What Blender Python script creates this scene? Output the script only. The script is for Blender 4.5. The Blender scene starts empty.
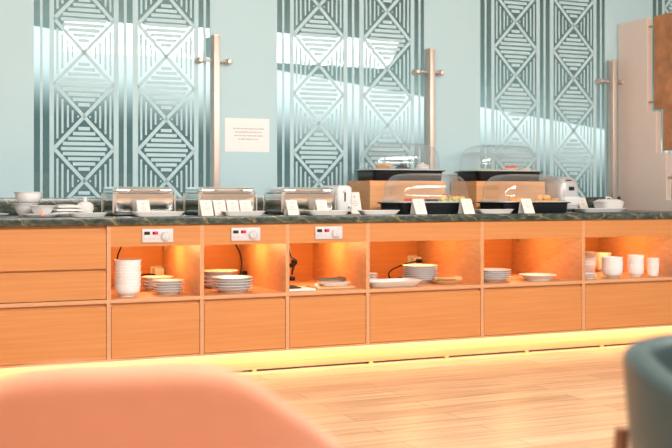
import bpy, bmesh, math, random
from mathutils import Vector, Matrix
random.seed(7)
SC = bpy.context.scene
COL = SC.collection
PI = math.pi
HC = 0.988                      # eye height
YF = 5.513                      # front plane of the cabinets
ZT = 0.866                      # top of the worktop
ZS = 0.440                      # top of the niche shelf

# ------------------------------------------------------------------ materials
def new_mat(name):
    m = bpy.data.materials.new(name); m.use_nodes = True
    nt = m.node_tree
    return m, nt, nt.nodes['Principled BSDF'], nt.nodes['Material Output']

def pmat(name, col, rough=0.5, metal=0.0, spec=0.5, noise=0.0, nscale=20, emit=None, estr=0, sheen=0, bump=0.0):
    m, nt, b, out = new_mat(name)
    b.inputs['Base Color'].default_value = (*col, 1)
    b.inputs['Roughness'].default_value = rough
    b.inputs['Metallic'].default_value = metal
    b.inputs['Specular IOR Level'].default_value = spec
    if emit:
        b.inputs['Emission Color'].default_value = (*emit, 1); b.inputs['Emission Strength'].default_value = estr
    if sheen: b.inputs['Sheen Weight'].default_value = sheen
    if noise or bump:
        tc = nt.nodes.new('ShaderNodeTexCoord')
        n = nt.nodes.new('ShaderNodeTexNoise'); n.inputs['Scale'].default_value = nscale; n.inputs['Detail'].default_value = 4
        nt.links.new(tc.outputs['Object'], n.inputs['Vector'])
        if noise:
            mx = nt.nodes.new('ShaderNodeMix'); mx.data_type = 'RGBA'
            mx.inputs['A'].default_value = (*[c * (1 - noise) for c in col], 1)
            mx.inputs['B'].default_value = (*[min(1, c * (1 + noise)) for c in col], 1)
            nt.links.new(n.outputs['Fac'], mx.inputs['Factor']); nt.links.new(mx.outputs['Result'], b.inputs['Base Color'])
        if bump:
            bp = nt.nodes.new('ShaderNodeBump'); bp.inputs['Strength'].default_value = bump; bp.inputs['Distance'].default_value = 0.002
            nt.links.new(n.outputs['Fac'], bp.inputs['Height']); nt.links.new(bp.outputs['Normal'], b.inputs['Normal'])
    return m

def wood(name, dark, light, scale=(0.7, 6, 28), rough=0.45, spec=0.35):
    m, nt, b, out = new_mat(name)
    tc = nt.nodes.new('ShaderNodeTexCoord'); mp = nt.nodes.new('ShaderNodeMapping')
    mp.inputs['Scale'].default_value = scale
    nt.links.new(tc.outputs['Object'], mp.inputs['Vector'])
    n = nt.nodes.new('ShaderNodeTexNoise'); n.inputs['Scale'].default_value = 2.2; n.inputs['Detail'].default_value = 6; n.inputs['Roughness'].default_value = 0.6
    nt.links.new(mp.outputs['Vector'], n.inputs['Vector'])
    cr = nt.nodes.new('ShaderNodeValToRGB')
    cr.color_ramp.elements[0].position = 0.3; cr.color_ramp.elements[0].color = (*dark, 1)
    cr.color_ramp.elements[1].position = 0.7; cr.color_ramp.elements[1].color = (*light, 1)
    nt.links.new(n.outputs['Fac'], cr.inputs['Fac']); nt.links.new(cr.outputs['Color'], b.inputs['Base Color'])
    b.inputs['Roughness'].default_value = rough; b.inputs['Specular IOR Level'].default_value = spec
    return m

def granite(name):
    m, nt, b, out = new_mat(name)
    tc = nt.nodes.new('ShaderNodeTexCoord')
    mp = nt.nodes.new('ShaderNodeMapping'); mp.inputs['Rotation'].default_value = (0.2, 0.6, 0.3); mp.inputs['Scale'].default_value = (2.0, 4, 4)
    nt.links.new(tc.outputs['Object'], mp.inputs['Vector'])
    n1 = nt.nodes.new('ShaderNodeTexNoise'); n1.inputs['Scale'].default_value = 9; n1.inputs['Detail'].default_value = 8; n1.inputs['Roughness'].default_value = 0.7
    nt.links.new(mp.outputs['Vector'], n1.inputs['Vector'])
    cr = nt.nodes.new('ShaderNodeValToRGB'); e = cr.color_ramp.elements
    e[0].position = 0.36; e[0].color = (0.014, 0.024, 0.020, 1); e[1].position = 0.70; e[1].color = (0.15, 0.16, 0.105, 1)
    x = e.new(0.5); x.color = (0.042, 0.058, 0.046, 1)
    nt.links.new(n1.outputs['Fac'], cr.inputs['Fac'])
    w = nt.nodes.new('ShaderNodeTexWave'); w.inputs['Scale'].default_value = 0.9; w.inputs['Distortion'].default_value = 9; w.inputs['Detail'].default_value = 4; w.inputs['Detail Scale'].default_value = 2.5
    nt.links.new(mp.outputs['Vector'], w.inputs['Vector'])
    c2 = nt.nodes.new('ShaderNodeValToRGB'); e = c2.color_ramp.elements
    e[0].position = 0.965; e[0].color = (0, 0, 0, 1); e[1].position = 1.0; e[1].color = (0.42, 0.42, 0.42, 1)
    nt.links.new(w.outputs['Fac'], c2.inputs['Fac'])
    mx = nt.nodes.new('ShaderNodeMix'); mx.data_type = 'RGBA'
    nt.links.new(c2.outputs['Color'], mx.inputs['Factor']); nt.links.new(cr.outputs['Color'], mx.inputs['A'])
    mx.inputs['B'].default_value = (0.42, 0.36, 0.15, 1)
    nt.links.new(mx.outputs['Result'], b.inputs['Base Color'])
    b.inputs['Roughness'].default_value = 0.22; b.inputs['Specular IOR Level'].default_value = 0.5
    return m

def planks(name):
    m, nt, b, out = new_mat(name)
    tc = nt.nodes.new('ShaderNodeTexCoord')
    br = nt.nodes.new('ShaderNodeTexBrick'); br.offset = 0.37
    br.inputs['Scale'].default_value = 1.0; br.inputs['Brick Width'].default_value = 1.2; br.inputs['Row Height'].default_value = 0.14
    br.inputs['Mortar Size'].default_value = 0.0025; br.inputs['Bias'].default_value = 0.0
    br.inputs['Color1'].default_value = (0.66, 0.42, 0.25, 1); br.inputs['Color2'].default_value = (0.82, 0.58, 0.38, 1); br.inputs['Mortar'].default_value = (0.45, 0.26, 0.13, 1)
    nt.links.new(tc.outputs['Object'], br.inputs['Vector'])
    mp = nt.nodes.new('ShaderNodeMapping'); mp.inputs['Scale'].default_value = (1.2, 26, 1)
    nt.links.new(tc.outputs['Object'], mp.inputs['Vector'])
    n = nt.nodes.new('ShaderNodeTexNoise'); n.inputs['Scale'].default_value = 1.6; n.inputs['Detail'].default_value = 6
    nt.links.new(mp.outputs['Vector'], n.inputs['Vector'])
    cr = nt.nodes.new('ShaderNodeValToRGB'); cr.color_ramp.elements[0].position = 0.3; cr.color_ramp.elements[0].color = (0.62, 0.55, 0.5, 1)
    cr.color_ramp.elements[1].position = 0.65; cr.color_ramp.elements[1].color = (1, 1, 1, 1)
    nt.links.new(n.outputs['Fac'], cr.inputs['Fac'])
    mx = nt.nodes.new('ShaderNodeMix'); mx.data_type = 'RGBA'; mx.blend_type = 'MULTIPLY'; mx.inputs['Factor'].default_value = 1.0
    nt.links.new(br.outputs['Color'], mx.inputs['A']); nt.links.new(cr.outputs['Color'], mx.inputs['B'])
    nt.links.new(mx.outputs['Result'], b.inputs['Base Color'])
    b.inputs['Roughness'].default_value = 0.38; b.inputs['Specular IOR Level'].default_value = 0.45
    return m

def clear(name, tint=(1, 1, 1), ior=1.45, rough=0.0, haze=0.0):
    """thin clear sheet: passes light straight, reflects at grazing angles"""
    m, nt, b, out = new_mat(name)
    nt.nodes.remove(b)
    t = nt.nodes.new('ShaderNodeBsdfTransparent'); t.inputs['Color'].default_value = (*tint, 1)
    g = nt.nodes.new('ShaderNodeBsdfGlossy'); g.inputs['Roughness'].default_value = rough
    lw = nt.nodes.new('ShaderNodeLayerWeight'); lw.inputs['Blend'].default_value = 0.5
    pw = nt.nodes.new('ShaderNodeMath'); pw.operation = 'POWER'; pw.inputs[1].default_value = 3.2
    nt.links.new(lw.outputs['Facing'], pw.inputs[0])
    f = nt.nodes.new('ShaderNodeMapRange'); r0 = ((ior - 1) / (ior + 1)) ** 2
    f.inputs['To Min'].default_value = r0; f.inputs['To Max'].default_value = 0.85
    nt.links.new(pw.outputs[0], f.inputs['Value'])
    mx = nt.nodes.new('ShaderNodeMixShader')
    nt.links.new(f.outputs['Result'], mx.inputs['Fac']); nt.links.new(t.outputs[0], mx.inputs[1]); nt.links.new(g.outputs[0], mx.inputs[2])
    if haze:
        d = nt.nodes.new('ShaderNodeBsdfDiffuse'); d.inputs['Color'].default_value = (0.9, 0.92, 0.93, 1)
        m2 = nt.nodes.new('ShaderNodeMixShader'); m2.inputs['Fac'].default_value = haze
        nt.links.new(mx.outputs[0], m2.inputs[1]); nt.links.new(d.outputs[0], m2.inputs[2]); mx = m2
    nt.links.new(mx.outputs[0], out.inputs['Surface'])
    return m

def slats(name):
    m, nt, b, out = new_mat(name)
    tc = nt.nodes.new('ShaderNodeTexCoord')
    w = nt.nodes.new('ShaderNodeTexWave'); w.bands_direction = 'Y'; w.inputs['Scale'].default_value = 3.4; w.inputs['Distortion'].default_value = 0
    nt.links.new(tc.outputs['Object'], w.inputs['Vector'])
    cr = nt.nodes.new('ShaderNodeValToRGB'); cr.color_ramp.elements[0].position = 0.4; cr.color_ramp.elements[0].color = (0.34, 0.48, 0.48, 1)
    cr.color_ramp.elements[1].position = 0.6; cr.color_ramp.elements[1].color = (0.64, 0.80, 0.80, 1)
    nt.links.new(w.outputs['Fac'], cr.inputs['Fac']); nt.links.new(cr.outputs['Color'], b.inputs['Base Color'])
    b.inputs['Roughness'].default_value = 0.7
    return m

M = dict(
    front=wood('beech_front', (0.54, 0.21, 0.062), (0.63, 0.27, 0.09)),
    carcass=wood('beech_edge', (0.58, 0.28, 0.13), (0.68, 0.36, 0.19)),
    niche=wood('beech_inside', (0.61, 0.26, 0.085), (0.69, 0.31, 0.11), (0.7, 0.7, 26)),
    riser=wood('pale_beech', (0.76, 0.36, 0.15), (0.86, 0.45, 0.21)),
    granite=granite('green_granite'),
    floor=planks('wood_floor'),
    film=pmat('frosted_film', (0.495, 0.685, 0.735), 0.5, spec=0.3),
    pane=clear('clear_glass', (0.85, 0.94, 0.94), 1.45),
    cloche=clear('clear_acrylic', (0.985, 0.99, 0.99), 1.6, 0.07, 0.045),
    slats=slats('slatted_soffit'),
    white=pmat('white_porcelain', (0.85, 0.84, 0.83), 0.22),
    whitemat=pmat('white_plastic', (0.80, 0.80, 0.80), 0.4),
    silver=pmat('silver_plastic', (0.62, 0.62, 0.63), 0.35, 0.3),
    black=pmat('black_plastic', (0.008, 0.009, 0.012), 0.3, spec=0.35),
    steel=pmat('polished_steel', (0.95, 0.91, 0.88), 0.17, 1.0, noise=0.08, nscale=6),
    brushed=pmat('brushed_steel', (0.72, 0.60, 0.53), 0.5, 0.85),
    dsteel=pmat('dark_steel', (0.30, 0.31, 0.30), 0.3, 1.0),
    panel=pmat('grey_switch_plate', (0.62, 0.60, 0.62), 0.4),
    red=pmat('red_display', (0.45, 0.01, 0.05), 0.3, emit=(0.9, 0.02, 0.08), estr=0.25),
    card=pmat('cream_card', (0.86, 0.80, 0.74), 0.7),
    paper=pmat('white_paper', (0.88, 0.88, 0.88), 0.7),
    ink2=pmat('pale_grey_ink', (0.60, 0.58, 0.56), 0.8),
    ink=pmat('grey_ink', (0.42, 0.40, 0.39), 0.8),
    cloth=pmat('white_linen', (0.84, 0.82, 0.79), 0.85, noise=0.04, nscale=60, bump=0.3),
    pink=pmat('pink_laminate', (0.86, 0.70, 0.62), 0.55),
    edge=pmat('lilac_edge', (0.74, 0.62, 0.62), 0.5),
    copper=pmat('copper_board', (0.50, 0.21, 0.085), 0.55, noise=0.75, nscale=9),
    orange=pmat('terracotta_upholstery', (0.78, 0.31, 0.18), 0.75, noise=0.05, nscale=30, sheen=0.2),
    blue=pmat('blue_grey_upholstery', (0.045, 0.080, 0.082), 0.42, noise=0.06, nscale=30),
    leg=wood('walnut_leg', (0.16, 0.06, 0.03), (0.28, 0.12, 0.06), (20, 20, 1.5)),
    oak=wood('pale_wood', (0.62, 0.36, 0.16), (0.75, 0.48, 0.24), (6, 6, 6)),
    wall=pmat('white_paint', (0.78, 0.78, 0.76), 0.8),
    bread=pmat('bread_crumb', (0.78, 0.60, 0.40), 0.8, noise=0.2, nscale=60, bump=0.4),
    crust=pmat('bread_crust', (0.52, 0.25, 0.09), 0.7),
    berry=pmat('blueberry', (0.02, 0.03, 0.09), 0.4),
    herb=pmat('green_leaf', (0.16, 0.32, 0.05), 0.6),
    tomato=pmat('tomato', (0.75, 0.06, 0.03), 0.25),
    olive=pmat('black_olive', (0.02, 0.018, 0.03), 0.25),
    cuke=pmat('yellow_pepper', (0.80, 0.58, 0.12), 0.35),
    cukeg=pmat('cucumber', (0.55, 0.62, 0.22), 0.4),
    cheese=pmat('pale_cheese', (0.82, 0.72, 0.52), 0.5),
    fruit=pmat('orange_fruit', (0.85, 0.36, 0.05), 0.35),
    fruit2=pmat('peach_slice', (0.88, 0.52, 0.20), 0.4),
    peach=pmat('peach_enamel', (0.78, 0.42, 0.27), 0.4),
    led=pmat('warm_led', (1, 0.8, 0.45), 0.5, emit=(1, 0.72, 0.34), estr=2.2),
    lamp=pmat('lamp_lens', (1, 0.9, 0.7), 0.5, emit=(1, 0.62, 0.25), estr=12),
    rim=clear('clear_rim', (0.95, 0.96, 0.96), 1.6, 0.1, 0.35),
    inner=pmat('light_grey_liner', (0.66, 0.66, 0.64), 0.4),
    brass=pmat('brass_clip', (0.50, 0.42, 0.22), 0.4, 0.6),
)

# ------------------------------------------------------------------ geometry helpers
class MB:
    def __init__(s): s.bm = bmesh.new()
    def box(s, x0, x1, y0, y1, z0, z1, bev=0.0, seg=2, mat=None):
        r = bmesh.ops.create_cube(s.bm, size=1.0)
        vs = r['verts']
        for v in vs:
            v.co = Vector(((x0 + x1) / 2 + v.co.x * (x1 - x0), (y0 + y1) / 2 + v.co.y * (y1 - y0), (z0 + z1) / 2 + v.co.z * (z1 - z0)))
        if bev > 0:
            es = list({e for v in vs for e in v.link_edges})
            r2 = bmesh.ops.bevel(s.bm, geom=es, offset=bev, segments=seg, affect='EDGES', profile=0.5)
            vs = list({v for f in r2['faces'] for v in f.verts} | {v for v in vs if v.is_valid})
        if mat is not None: bmesh.ops.transform(s.bm, matrix=mat, verts=vs)
        return vs
    def grid(s, rows, closed=True, caps=(True, True)):
        """rows: list of point rings"""
        vr = [[s.bm.verts.new(p) for p in r] for r in rows]
        n = len(vr[0])
        for a, b in zip(vr, vr[1:]):
            for i in range(n if closed else n - 1):
                j = (i + 1) % n
                s.bm.faces.new((a[i], a[j], b[j], b[i]))
        if caps[0]: s.bm.faces.new(list(reversed(vr[0])))
        if caps[1]: s.bm.faces.new(vr[-1])
        return vr
    def lathe(s, prof, cx=0, cy=0, cz=0, n=40, caps=(True, True)):
        rows = [[(cx + r * math.cos(2 * PI * i / n), cy + r * math.sin(2 * PI * i / n), cz + z) for i in range(n)] for r, z in prof]
        return s.grid(rows, True, caps)
    def tube(s, pts, r, n=10, caps=True):
        pts = [Vector(p) for p in pts]; rows = []
        rr = r if isinstance(r, (list, tuple)) else [r] * len(pts)
        t0 = (pts[1] - pts[0]).normalized()
        up = Vector((0, 0, 1)) if abs(t0.z) < 0.9 else Vector((1, 0, 0))
        nrm = t0.cross(up).normalized()
        for k, p in enumerate(pts):
            if k == 0: t = t0
            elif k == len(pts) - 1: t = (pts[k] - pts[k - 1]).normalized()
            else: t = (pts[k + 1] - pts[k - 1]).normalized()
            nrm = (nrm - t * nrm.dot(t)).normalized(); b = t.cross(nrm)
            rows.append([tuple(p + (nrm * math.cos(2 * PI * i / n) + b * math.sin(2 * PI * i / n)) * rr[k]) for i in range(n)])
        return s.grid(rows, True, (caps, caps))
    def ring(s, cx, cy, z, a, b, e, n):
        D = []                                           # superellipse resampled to even spacing
        for i in range(1440):
            t = 2 * PI * i / 1440; c, q = math.cos(t), math.sin(t)
            D.append((a * math.copysign(abs(c) ** (2 / e), c), b * math.copysign(abs(q) ** (2 / e), q)))
        acc = [0.0]
        for i in range(1440): acc.append(acc[-1] + math.dist(D[i], D[(i + 1) % 1440]))
        out = []; k = 0
        for i in range(n):
            s_ = acc[-1] * i / n
            while acc[k + 1] < s_: k += 1
            f = (s_ - acc[k]) / max(1e-9, acc[k + 1] - acc[k]); p, r = D[k % 1440], D[(k + 1) % 1440]
            out.append((cx + p[0] + (r[0] - p[0]) * f, cy + p[1] + (r[1] - p[1]) * f, z))
        return out
    def loft(s, rings, n=64, caps=(True, True)):
        return s.grid([s.ring(*r, n) for r in rings], True, caps)
    def prism_yz(s, poly, x0, x1):
        a = [(x0, y, z) for y, z in poly]; b = [(x1, y, z) for y, z in poly]
        return s.grid([a, b])
    def prism_xz(s, poly, y0, y1):
        a = [(x, y0, z) for x, z in poly]; b = [(x, y1, z) for x, z in poly]
        return s.grid([a, b])
    def ball(s, cx, cy, cz, rx, ry=None, rz=None, seg=14):
        r = bmesh.ops.create_uvsphere(s.bm, u_segments=seg, v_segments=max(6, seg // 2 + 1), radius=1)
        for v in r['verts']: v.co = Vector((cx + v.co.x * rx, cy + v.co.y * (ry or rx), cz + v.co.z * (rz or rx)))
    def build(s, name, mat, parent=None, smooth=40, solid=0):
        me = bpy.data.meshes.new(name)
        bmesh.ops.recalc_face_normals(s.bm, faces=s.bm.faces[:])
        s.bm.to_mesh(me); s.bm.free()
        if smooth:
            for p in me.polygons: p.use_smooth = True
            me.set_sharp_from_angle(angle=math.radians(smooth))
        for x in (mat if isinstance(mat, list) else [mat]): me.materials.append(x)
        o = bpy.data.objects.new(name, me); COL.objects.link(o)
        if parent: o.parent = parent
        if solid:
            md = o.modifiers.new('Solidify', 'SOLIDIFY'); md.thickness = solid; md.offset = -1
        return o

def empty(name, loc=(0, 0, 0), rz=0.0):
    o = bpy.data.objects.new(name, None); COL.objects.link(o)
    o.empty_display_size = 0.05; o.location = loc; o.rotation_euler = (0, 0, rz)
    return o

def tag(o, label, cat, group=None, kind=None, loc=None, rz=None):
    o['label'] = label; o['category'] = cat
    if group: o['group'] = group
    if kind: o['kind'] = kind
    if loc is not None: o.location = loc
    if rz is not None: o.rotation_euler[2] = rz
    return o

def struct(o, label=None):
    o['kind'] = 'structure'
    if label: o['label'] = label
    return o

def dup(src, label, loc, rz=None, group=None, rot=None):
    c = src.copy(); COL.objects.link(c); c.location = loc
    if rz is not None: c.rotation_euler = (0, 0, rz)
    if rot is not None: c.rotation_euler = rot
    if label: c['label'] = label
    if group: c['group'] = group
    for ch in list(src.children):
        d = ch.copy(); COL.objects.link(d); d.parent = c
        for g in list(ch.children):
            k = g.copy(); COL.objects.link(k); k.parent = d
    return c

ORD = ['bottom', 'second from bottom', 'third from bottom', 'fourth from bottom', 'fifth from bottom', 'sixth from bottom', 'seventh from bottom', 'eighth from bottom', 'ninth from bottom']
def ordinal(k, n): return 'topmost' if k == n - 1 else ORD[k]

# ------------------------------------------------------------------ room shell
b = MB(); b.box(-6, 12, -6, 8.5, -0.05, 0.0); struct(b.build('floor', M['floor'], smooth=0))
b = MB(); b.box(-12, 40, 8.6, 40, -0.05, 0.0); struct(b.build('ground', M['wall'], smooth=0))  # unseen pale plane, added to bounce sky light up onto the rear soffit
b = MB(); b.box(-3.1, -3.0, -3.5, 8.4, 0, 2.6); struct(b.build('wall_left', M['wall'], smooth=0))  # unseen wall, added as something pale for the chafing dish sides to reflect
b = MB(); b.box(-6, 12, -3.6, -3.5, 0, 1.3); struct(b.build('wall_back', M['pink'], smooth=0))
b = MB(); b.box(-6, 12, -2.5, 6.38, 2.80, 2.88); struct(b.build('ceiling', M['wall'], smooth=0))
b = MB(); b.grid([[(-4.0, 6.5, 2.59), (24, 6.5, 2.59), (24, 26.85, 2.59)], [(-4.0, 6.5, 2.70), (24, 6.5, 2.70), (24, 26.85, 2.70)]])
struct(b.build('ceiling_rear', M['slats'], smooth=0))

# ------------------------------------------------------------------ worktop and plinth
wt = empty('worktop'); tag(wt, 'long dark green granite worktop running over all the beech cabinets', 'worktop')
b = MB(); b.box(0.185, 5.32, 5.495, 6.46, 0.8235, ZT, 0.004); b.build('slab', M['granite'], wt)
b = MB(); b.box(0.185, 5.32, 6.37, 6.43, ZT + 0.0005, 0.962, 0.003); b.build('upstand', M['granite'], wt)

pl = empty('plinth'); tag(pl, 'recessed beech plinth under the cabinets with a warm light strip', 'plinth')
b = MB(); b.box(0.23, 5.28, 5.59, 5.61, 0.012, 0.117); b.build('plinth_board', M['carcass'], pl, smooth=0)
for x in (0.5, 1.24, 1.976, 2.693, 3.199, 3.77, 4.344, 5.1):
    b = MB(); b.box(x - 0.012, x + 0.012, 5.588, 5.64, 0.0005, 0.0115); b.build('foot_pad', M['oak'], pl, smooth=0)
b = MB(); b.box(0.23, 5.28, 5.565, 5.585, 0.109, 0.117); b.build('light_strip', M['led'], pl, smooth=0)

# ------------------------------------------------------------------ cabinets
def text_bars(mb, x0, x1, z, h, y, gap=0.25, rnd=random):
    x = x0
    while x < x1 - 0.002:
        w = min(rnd.uniform(1.2, 4.5) * h, x1 - x)
        mb.box(x, x + w, y - 0.0004, y, z, z + h)
        x += w + gap * h * 2.2

def control_panel(root, x):
    # thermostat plate: two displays and a rotary knob
    b = MB(); b.box(x, x + 0.166, -0.008, -0.0005, 0.731, 0.803, 0.002); p = b.build('control_panel', M['panel'], root)
    b = MB(); b.box(x + 0.010, x + 0.040, -0.0105, -0.0075, 0.772, 0.789, 0.001); b.build('display', M['black'], p)['label'] = 'black display window'
    b = MB(); b.box(x + 0.054, x + 0.084, -0.0105, -0.0075, 0.772, 0.789, 0.001); b.build('rocker_switch', M['red'], p)['label'] = 'red rocker switch'
    b = MB(); b.box(x + 0.055, x + 0.064, -0.0112, -0.0100, 0.774, 0.787); b.build('switch_end', M['black'], p, smooth=0)
    b = MB()
    rows = [[(x + 0.123 + r * math.cos(2 * PI * i / 32), yy, 0.762 + r * math.sin(2 * PI * i / 32)) for i in range(32)] for r, yy in ((0.026, -0.0075), (0.025, -0.014), (0.019, -0.022), (0.017, -0.0235))]
    b.grid(rows); b.box(x + 0.121, x + 0.125, -0.0275, -0.022, 0.748, 0.776, 0.0008); b.build('knob', M['panel'], p)
    b = MB()
    for k in range(3): b.box(x + 0.010 + k * 0.022, x + 0.022 + k * 0.022, -0.0086, -0.0079, 0.750, 0.753)
    b.build('printed_marks', M['ink'], p, smooth=0)

T = 0.0105
def cabinet(x0, x1, label, drawers=False, panel=None, lamp=None, socket=None, niche=True):
    r = empty('cabinet', (x0, YF, 0)); tag(r, label, 'cabinet', 'beech cabinets under the worktop')
    w = x1 - x0 - 0.0006; D = 0.83
    b = MB()
    b.box(0, T, 0, D, 0.118, 0.8225); b.box(w - T, w, 0, D, 0.118, 0.8225)
    b.box(T, w - T, 0, D, 0.118, 0.130)
    b.box(T, w - T, 0.0005, D, 0.420, ZS)
    b.build('carcass', M['carcass'], r, smooth=0)
    b = MB(); b.box(T, w - T, 0.80, 0.815, 0.130, 0.8225); b.build('back_panel', M['niche'], r, smooth=0)
    g = 0.003
    b = MB(); b.box(T + g, w - T - g, 0.001, 0.02, 0.133, 0.403, 0.0008, 1); b.build('door', M['front'], r, smooth=0)
    b = MB(); b.box(T, w - T, 0.022, 0.03, 0.396, 0.4195); b.build('finger_rail', M['niche'], r, smooth=0)
    if drawers:
        b = MB(); b.box(T + g, w - T - g, 0.001, 0.02, 0.600, 0.796, 0.0008, 1); b.build('drawer', M['front'], r, smooth=0)
        b = MB(); b.box(T + g, w - T - g, 0.001, 0.02, 0.4435, 0.584, 0.0008, 1); b.build('drawer', M['front'], r, smooth=0)
        b = MB(); b.box(T, w - T, 0.022, 0.03, 0.575, 0.610); b.box(T, w - T, 0.022, 0.03, 0.785, 0.8225); b.build('finger_rail', M['niche'], r, smooth=0)
        return r
    b = MB(); b.box(T, w - T, 0.0012, 0.02, 0.712, 0.8225); b.build('fascia', M['front'], r, smooth=0)
    b = MB(); b.box(T, w - T, 0.0205, 0.80, 0.725, 0.735); b.build('top_panel', M['niche'], r, smooth=0)
    if panel is not None: control_panel(r, panel - x0)
    lx, ly = w * 0.64, 0.40
    b = MB(); b.lathe([(0.032, 0.7245), (0.032, 0.720), (0.026, 0.7185)], lx, ly, 0, 28); dl = b.build('downlight', M['brushed'], r)
    b = MB(); b.lathe([(0.024, 0.7184), (0.020, 0.7170)], lx, ly, 0, 24); b.build('lens', M['lamp'], dl)
    if niche:
        L = bpy.data.lights.new('niche_light', 'POINT'); L.energy = NICHE_W; L.color = (1.0, 0.60, 0.22); L.shadow_soft_size = 0.03
        lo = bpy.data.objects.new('niche_light', L); COL.objects.link(lo); lo.location = (x0 + lx, YF + ly, 0.69)
    b = MB(); b.box(w - T - 0.006, w - T - 0.0005, 0.70, 0.735, 0.655, 0.705, 0.001); b.build('shelf_clip', M['brass'], r)
    if socket is not None:
        sx, sz = socket[0] - x0, socket[1]
        b = MB(); b.box(sx - 0.036, sx + 0.036, 0.782, 0.7995, sz - 0.036, sz + 0.036, 0.003); so = b.build('power_socket', M['whitemat'], r)
        b = MB(); b.box(sx - 0.028, sx + 0.030, 0.715, 0.7815, sz - 0.030, sz + 0.030, 0.004); b.build('adapter', M['whitemat'], so)
    return r
NICHE_W = 2.3
U = [0.20, 1.153, 1.652, 2.143, 2.637, 3.399, 4.142, 4.892]
cabinet(U[0], U[1], 'beech cabinet with two drawers above a door, leftmost of the row', drawers=True)
cabinet(U[1], U[2], 'narrow beech cabinet, open niche holding the tall white bowl stack and two plate stacks', panel=1.326, socket=(1.604, 0.515))
cabinet(U[2], U[3], 'narrow beech cabinet with switch plate, niche holding only two plate stacks', panel=1.814)
cabinet(U[3], U[4], 'narrow beech cabinet with switch plate, niche holding tongs and a hanging black plug', panel=2.307)
cabinet(U[4], U[5], 'wide beech cabinet, niche holding the rectangular white tray and a looped cable', socket=(3.344, 0.539))
cabinet(U[5], U[6], 'wide beech cabinet, niche holding a plate stack and one single white plate')
lastc = cabinet(U[6], U[7], 'wide beech cabinet at the right end, niche full of white bowls and cups')

b = MB(); b.box(U[7] - U[6] + .0005, 5.305 - U[6], 0.001, 0.83, 0.118, 0.8225, 0.001, 1); b.build('end_casing', M['front'], lastc, smooth=0)

# ------------------------------------------------------------------ etched glass screens and posts
PW = 1.514; PX0 = 0.455
Z0, ZTOP, CELL, XC = 0.9635, 2.79, 0.382, 1.063      # XC: height of one crossing
def film_mesh():
    b = MB()
    def q(x0, x1, z0, z1): b.box(x0, x1, -0.0016, -0.0004, z0, z1)
    def poly(pts): b.prism_xz(pts, -0.0016, -0.0004)
    for x0, x1 in ((0, .446), (.481, .496), (.535, .561), (.912, .942), (.973, .991), (1.027, 1.060), (1.411, 1.439), (1.471, 1.487)):
        q(x0, x1, Z0, ZTOP)
    for fx0, fx1 in ((.561, .912), (1.060, 1.411)):
        c = (fx0 + fx1) / 2; hw = (fx1 - fx0) / 2
        k = XC - CELL
        while k < ZTOP:
            lo, hi = k, k + CELL; mid = k + CELL / 2
            t = 0.0155                                    # half width of the diagonals, measured vertically
            def clip(p):
                out = []
                for i in range(len(p)):
                    a, d = p[i], p[(i + 1) % len(p)]
                    ia, id_ = a[1] >= Z0, d[1] >= Z0
                    if ia: out.append(a)
                    if ia != id_:
                        s = (Z0 - a[1]) / (d[1] - a[1]); out.append((a[0] + (d[0] - a[0]) * s, Z0))
                res = []
                for i in range(len(out)):
                    a, d = out[i], out[(i + 1) % len(out)]
                    ia, id_ = a[1] <= ZTOP, d[1] <= ZTOP
                    if ia: res.append(a)
                    if ia != id_:
                        s = (ZTOP - a[1]) / (d[1] - a[1]); res.append((a[0] + (d[0] - a[0]) * s, ZTOP))
                return res
            for sx in (-1, 1):
                for za, zb in ((lo, mid), (hi, mid)):
                    p = clip([(c, za - t), (c, za + t), (c + sx * hw, zb + t), (c + sx * hw, zb - t)])
                    if len(p) > 2: poly(p)
            # bars across the diamond
            for i, f in enumerate((.195, .375, .54, .71, .77, .71, .54, .375, .195)):
                zc = mid + (i - 4) * 0.0300
                z0, z1 = max(Z0, zc - .0102), min(ZTOP, zc + .0102)
                if z1 > z0: q(c - hw * f, c + hw * f, z0, z1)
            # upright bars in the side triangles around the crossing at lo
            for o_, wd in ((.0198, .0062), (.0488, .0062), (.0805, .0058), (.108, .0054), (.140, .0050)):
                ext = (hw - o_) / hw * CELL / 2 - 0.037
                if o_ == .140: ext = .0055
                z0, z1 = max(Z0, lo - ext), min(ZTOP, lo + ext)
                if z1 > z0:
                    for sx in (-1, 1):
                        xm = c + sx * (hw - o_); q(xm - wd, xm + wd, z0, z1)
            k += CELL
    return b
glass_labels = ['etched glass screen at the left with two columns of diamonds, behind the bowls',
                'etched glass screen in the middle, between the first and second steel posts',
                'etched glass screen behind the right-hand domes, between second and third steel posts',
                'etched glass screen at the far right, mostly hidden by the pink panel']
g0 = empty('glass_screen', (PX0, 6.40, 0)); tag(g0, glass_labels[0], 'glass screen', 'etched glass screens above the worktop')
b = MB(); b.box(0.003, PW - 0.003, 0, 0.010, Z0, ZTOP); b.build('glass_pane', M['pane'], g0, smooth=0)
film_mesh().build('frosted_film', M['film'], g0, smooth=0)['label'] = 'mint frosted film with diamonds and stripes cut out'
for k in (1, 2, 3): dup(g0, glass_labels[k], (PX0 + PW * k, 6.40, 0))

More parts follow.
